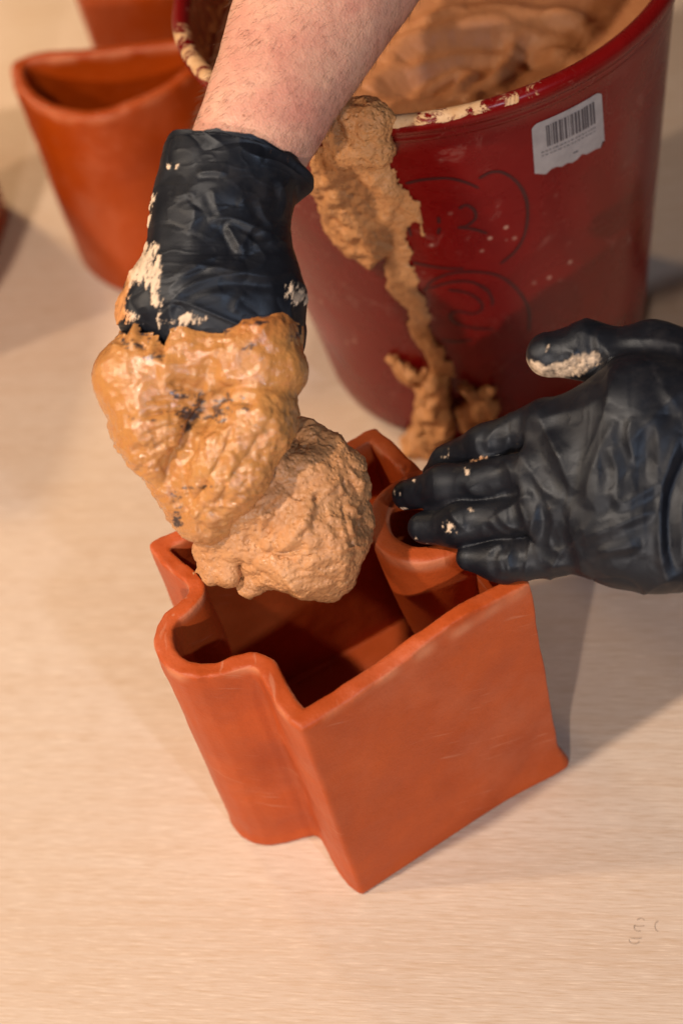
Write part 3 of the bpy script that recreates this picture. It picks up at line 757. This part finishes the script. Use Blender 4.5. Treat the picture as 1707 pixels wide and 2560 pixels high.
ochre = np.clip(bx_(660, 790, 110, 50)+.25*fz, 0, 1)
v_, q_, a_ = sub(V, Q, mk, {'bare': bare_, 'dull': dull, 'ochre': ochre})
mesh_obj('clay_coat', to_world(v_), q_, M['wet'], person, attrs=a_)

# the handful of clay it holds
lo = cs(450, 1000, 1.0)-np.array([0, 0, .065], np.float32); hi = cs(945, 1500, 1.0)+np.array([.004, .006, .070], np.float32)
h = .00110; X, Y, Z = grid(lo, hi, h); P = (X, Y, Z)
d = K(735, 1105, 1.005, 770, 1180, 1.0, 78, 108, 1.)
d = smin(d, K(770, 1190, 1.0, 785, 1330, .995, 112, 136, .95), .015)
d = smin(d, K(610, 1270, .992, 760, 1370, .992, 95, 108, .9), .015)
d = smin(d, K(640, 1180, .985, 700, 1230, .985, 70, 90, .9), .015)
d = smin(d, K(852, 1190, 1.0, 878, 1325, 1.0, 60, 50, .9), .008)
d = smin(d, K(790, 1110, 1.0, 850, 1170, 1.0, 40, 45, .9), .006)
d = smin(d, K(660, 1400, 1.0, 810, 1425, 1.0, 46, 56, .9), .010)
d = smin(d, K(660, 1425, 1.0, 622, 1462, 1.0, 30, 11, .8), .006)
d = smin(d, K(630, 1462, 1.0, 604, 1478, 1.0, 10, 3, .8), .004)
d = smin(d, K(690, 1440, 1.0, 645, 1472, 1.0, 20, 4, .8), .004)
d = smin(d, K(640, 1420, 1.0, 604, 1444, 1.0, 20, 4, .8), .004)
d = smin(d, K(530, 1360, .995, 570, 1420, .995, 42, 34, .9), .008)
d = smin(d, K(505, 1375, .995, 520, 1440, .995, 24, 18, .9), .006)
d = smin(d, K(510, 1420, .995, 480, 1436, .995, 14, 3, .8), .003)
d = smin(d, K(520, 1440, .995, 508, 1454, .995, 12, 3, .8), .003)
d = smin(d, K(560, 1425, .995, 578, 1418, .995, 16, 12, .8), .005)
d = smax(d, -K(604, 1440, .9, 600, 1440, 1.1, 17, 17, 1.), .003)
d = smax(d, -K(600, 1412, .9, 598, 1412, 1.1, 12, 12, 1.), .003)
d = smin(d, K(655, 1120, .974, 715, 1190, .980, 36, 60, .8), .010)
d = smin(d, K(585, 1235, .978, 650, 1310, .982, 46, 62, .8), .012)
d = smin(d, K(505, 1325, .983, 590, 1345, .985, 34, 48, .8), .010)
d = smax(d, -K(705, 1085, .955, 690, 1110, .985, 34, 22, 1.), .006)
V, Q = surface_nets(d.astype(np.float32), lo, h); N = normals(V, Q)
tears = [(z2([(960, 300), (1010, 340), (1020, 420), (960, 465)]), -6, 13, -.3), (z2([(1050, 320), (1090, 400), (1160, 380)]), -3, 9, -.5), (z2([(920, 900), (960, 945), (1080, 935), (1250, 930)]), -3.0, 7, -.7), (z2([(940, 760), (1000, 690), (1060, 640), (1180, 650)]), -2.6, 8, -.6), (z2([(920, 880), (930, 800), (990, 700)]), -2.4, 8, -.5),
         (z2([(1360, 770), (1390, 820), (1370, 860)]), -3, 7, -.5), (z2([(820, 1000), (900, 960), (1000, 980), (1150, 960)]), -2., 8, -.5), (z2([(800, 900), (860, 860), (880, 780)]), -2.6, 9, -.5), (z2([(1140, 660), (1160, 690)]), -3, 6, -.4), (z2([(1000, 1050), (1150, 1040), (1280, 1000)]), -1.8, 8, -.6)]
tears += random_folds(40, (620, 1150, 920, 1470), -15, 45, 60, 1.5, 6, 21)
GAIN = 1.25
V = fold(V, N, tears); N = normals(V, Q)
V = V+N*(.0020*fbm(V, .028, 2, 120)+.0058*(crumple(V, .045, 121, 2)-.4)-.0014*crumple(V, .026, 125, 7)+.0004*ridged(V*np.array([.7, 1.2, 1]), .008, 3, 123)+.00060*fbm(V*np.array([.8, 1.3, 1]), .0036, 2, 126, .7))[:, None]
lump = mesh_obj('clay_lump', to_world(V), Q, M['lump']); tag(lump, 'torn handful of wet brown clay hanging below the clay-covered fist', 'clay lump')

# the steadying hand in its loose black glove
z3 = lambda x, y: (950+.4828*x, 750+.4828*y)
def H_(ax, ay, ad, bx__, by__, bd, ra_, rb_, fl=1.):
    a, b = z3(ax, ay), z3(bx__, by__); return K(*a, ad, *b, bd, ra_*.4828, rb_*.4828, fl)
lo = cs(955, 775, 1.0)-np.array([.004, .006, .075], np.float32); hi = cs(1760, 1480, 1.0)+np.array([.020, .006, .070], np.float32)
h = .00120; X, Y, Z = grid(lo, hi, h); P = (X, Y, Z)
wr = (1640, 800, .955)
palm = H_(860, 640, .985, 1360, 560, .972, 125, 210, .68)
palm = smin(palm, H_(790, 880, .978, 1400, 760, .962, 112, 240, .68), .020)
palm = smin(palm, H_(830, 1090, .975, 1400, 980, .958, 108, 230, .68), .020)
palm = smin(palm, H_(920, 1310, .978, 1400, 1240, .962, 108, 210, .68), .020)
palm = smin(palm, H_(1400, 640, .965, 1740, 700, .955, 330, 330, .68), .025)
palm = smin(palm, H_(1300, 1180, .962, 1700, 1190, .958, 270, 280, .68), .025)
palm = smin(palm, H_(1390, 225, .985, 1640, 330, .975, 122, 150, .75), .020)
th_ = smin(H_(870, 285, 1.000, 1060, 262, .995, 122, 132, .85), H_(1060, 262, .995, 1400, 300, .985, 132, 170, .8), .010)
ix = smin(H_(350, 842, 1.030, 560, 742, 1.008, 80, 100, .9), H_(560, 742, 1.008, 860, 620, .988, 100, 118, .85), .008)
ix = smin(ix, H_(285, 900, 1.04, 350, 835, 1.03, 62, 74, .9), .006)
mi = smin(H_(135, 1010, 1.030, 330, 970, 1.012, 80, 104, .9), H_(330, 970, 1.012, 830, 880, .980, 104, 122, .85), .008)
ri = smin(H_(232, 1176, 1.018, 420, 1160, 1.004, 90, 112, .9), H_(420, 1160, 1.004, 840, 1090, .978, 112, 118, .85), .008)
pi_ = smin(H_(462, 1332, 1.000, 640, 1346, .994, 70, 108, .9), H_(640, 1346, .994, 930, 1318, .980, 108, 118, .85), .008)
d = palm
for fg, k in ((th_, .007), (ix, .003), (mi, .002), (ri, .002), (pi_, .002)): d = smin(d, fg, k)
V, Q = surface_nets(d.astype(np.float32), lo, h); N = normals(V, Q)
Z3 = lambda l: [z3(a, b) for a, b in l]
folds = [(Z3([(795, 560), (870, 700), (940, 840), (1000, 1010)]), 4.2, 17, .7), (Z3([(690, 660), (650, 780), (700, 950), (760, 1150), (840, 1380)]), 2.6, 13, .6), (Z3([(790, 580), (740, 680), (720, 780), (790, 900), (870, 1000), (980, 1040)]), 2.2, 12, .5),
         (Z3([(1190, 250), (1185, 420), (1170, 580)]), 2.2, 12, .7), (Z3([(1220, 200), (1320, 205), (1450, 215), (1640, 260)]), 2.4, 11, .8), (Z3([(1220, 620), (1150, 760), (1090, 930), (1060, 1080)]), 3.2, 18, .8), (Z3([(1420, 600), (1440, 760), (1430, 980)]), 2.6, 14, .8),
         (Z3([(1180, 980), (1250, 1050), (1340, 1010), (1450, 940)]), 2.4, 12, .8), (Z3([(1050, 1235), (1200, 1180), (1330, 1120), (1440, 1090)]), 2.6, 12, .8), (Z3([(1120, 1310), (1230, 1290), (1350, 1275)]), 1.8, 10, .8), (Z3([(850, 1385), (940, 1370), (1010, 1380), (1090, 1430)]), 2.2, 10, .9),
         (Z3([(780, 640), (900, 600), (1050, 560), (1160, 480)]), 1.8, 14, .5), (Z3([(1270, 760), (1380, 640), (1500, 520), (1640, 430)]), 2.2, 14, .8), (Z3([(1190, 760), (1230, 900), (1220, 1020)]), 2.0, 12, .7), (Z3([(1300, 600), (1290, 720), (1330, 860)]), 1.8, 10, .7),
         (Z3([(1420, 360), (1480, 480), (1568, 600)]), 1.8, 12, .7), (Z3([(1550, 690), (1490, 860), (1452, 1000), (1448, 1280), (1478, 1430), (1540, 1500)]), 5.0, 15, 0), (Z3([(1620, 740), (1540, 900), (1495, 1050), (1495, 1280), (1530, 1420)]), -6.5, 15, -.1), (Z3([(1700, 760), (1610, 900), (1560, 1100), (1570, 1380)]), 4.0, 16, 0),
         (Z3([(860, 1040), (900, 1140), (880, 1260), (960, 1330)]), 2., 11, .7), (Z3([(1000, 1060), (985, 1160), (1010, 1260), (1060, 1420)]), 1.8, 10, .7), (Z3([(180, 905), (210, 960), (195, 1060)]), -1.6, 7, -.4), (Z3([(360, 1075), (380, 1130), (440, 1190)]), 1.2, 7, .7),
         (Z3([(560, 1130), (620, 1190), (700, 1220)]), 1.6, 8, .8), (Z3([(600, 1080), (640, 1150), (740, 1200)]), 1.4, 7, .8), (Z3([(640, 1290), (620, 1340), (640, 1430)]), 1.8, 8, .8), (Z3([(690, 1270), (660, 1340), (680, 1440)]), 1.4, 7, .8), (Z3([(560, 1320), (600, 1280), (640, 1270)]), 1.2, 7, .7),
         (Z3([(430, 950), (500, 1010), (620, 1000)]), 1.2, 8, .7), (Z3([(980, 330), (1000, 290), (1010, 250)]), 1.2, 6, .8), (Z3([(1130, 150), (1120, 220), (1140, 290)]), 1.6, 7, .8), (Z3([(1010, 380), (990, 350), (1020, 300)]), -2.5, 6, -.3), (Z3([(860, 150), (850, 220), (870, 300)]), .8, 8, .5), (Z3([(620, 640), (560, 720), (570, 790)]), 1.2, 8, .7)]
V = V+N*(.0016*fbm(V, .034, 2, 130)+(.0016*crumple(np.c_[1.0*V[:, 0]+.5*V[:, 1], .45*V[:, 1]-.3*V[:, 0], V[:, 2]*.8], .034, 133, 4)-.0006*crumple(V*np.array([1.2, .7, 1]), .028, 136, 7))*sstep(1180, 1330, pix(V)[0])+.00025*crumple(V, .011, 138, 5))[:, None]
GAIN = .68
V = fold(V, N, folds); N = normals(V, Q)
px, py = pix(V); P3 = np.c_[px, py, px*0]*.001; nz = fbm(P3, .02, 5, 140, .65); nz2 = fbm(P3, .008, 3, 145, .6)
def bz(x, y, a, b, rot=0.):
    cx, cy = z3(x, y); c_, s_ = math.cos(rot), math.sin(rot); dx, dy = px-cx, py-cy; return np.exp(-(((c_*dx+s_*dy)/(a*.4828))**2+((-s_*dx+c_*dy)/(b*.4828))**2))
sm = 1.25*bz(900, 370, 130, 52, -.12)+1.0*bz(1060, 310, 80, 50)+.9*bz(780, 330, 45, 45)+.7*bz(865, 250, 9, 28, .3)+.8*bz(760, 220, 12, 40)
sm2 = .75*bz(505, 825, 75, 14, -.3)+.65*bz(445, 890, 18, 28)+.85*bz(350, 1170, 34, 34, .9)+.8*bz(400, 1213, 14, 14)+.55*bz(470, 1085, 22, 16)+.6*bz(85, 1000, 28, 34)+.55*bz(110, 1070, 40, 26)+.5*bz(170, 930, 30, 16)+.5*bz(260, 1265, 60, 16)+.45*bz(180, 1240, 26, 26)+.4*bz(350, 800, 60, 40)
smear = np.clip(sstep(.45, .75, sm+.30*nz)*(.55+.35*nz2)+sstep(.50, .80, sm2+.50*nz2*np.clip(sm2*2.2, .0, 1)+.1*nz), 0, 1)
tone = np.clip(bz(758, 240, 16, 30)+.8*bz(505, 825, 75, 16, -.3)+.3*bz(400, 1213, 14, 14), 0, 1)
mesh_obj('glove', to_world(V), Q, M['glove'], person, attrs={'smear': smear, 'tone': tone})

V, Q = tube([(1640, 1120, .972, 150, .75, 0), (1780, 1090, .975, 172, .78, 0), (2000, 1030, .99, 190, .82, 0), (2300, 930, 1.02, 215, .86, 0), (2700, 780, 1.08, 235, .9, 0)], 90, 120)
N = normals(V, Q); cen = np.repeat(V.reshape(90, 120, 3).mean(1), 120, axis=0)
if ((V-cen)*N).sum() < 0: Q = Q[:, ::-1]
mesh_obj('forearm', to_world(V), Q, M['skin'], person)

# ------------------------------------------------------------------ faint ink stamp left on the plywood
Vs, Qs, o_ = [], [], 0
for (x, y, rx, ry, a0, a1) in [(938, 770, 60, 42, .2, 3.4), (960, 735, 70, 6, 0, 3.1), (990, 610, 50, 40, 1., 4.), (1000, 580, 60, 8, 0, 3.1), (1020, 520, 40, 26, 3.3, 6.2), (1245, 590, 40, 60, 1.6, 4.7)]:
    pts_ = []
    for t in np.linspace(a0, a1, 12):
        for k in (0, 1):
            X_ = 1400+.1958*(x+(rx+k*9)*math.cos(t)); Y_ = 2200+.1958*(y+(ry+k*9)*math.sin(t)); g_ = on_plane(X_, Y_, .0004); pts_.append(g_)
    Vs.append(np.array(pts_)); Qs.append(np.array([(2*i, 2*i+1, 2*i+3, 2*i+2) for i in range(11)])+o_); o_ += len(pts_)
sp_ = mesh_obj('ink_stamp', np.vstack(Vs), np.vstack(Qs), M['stamp'], fl)
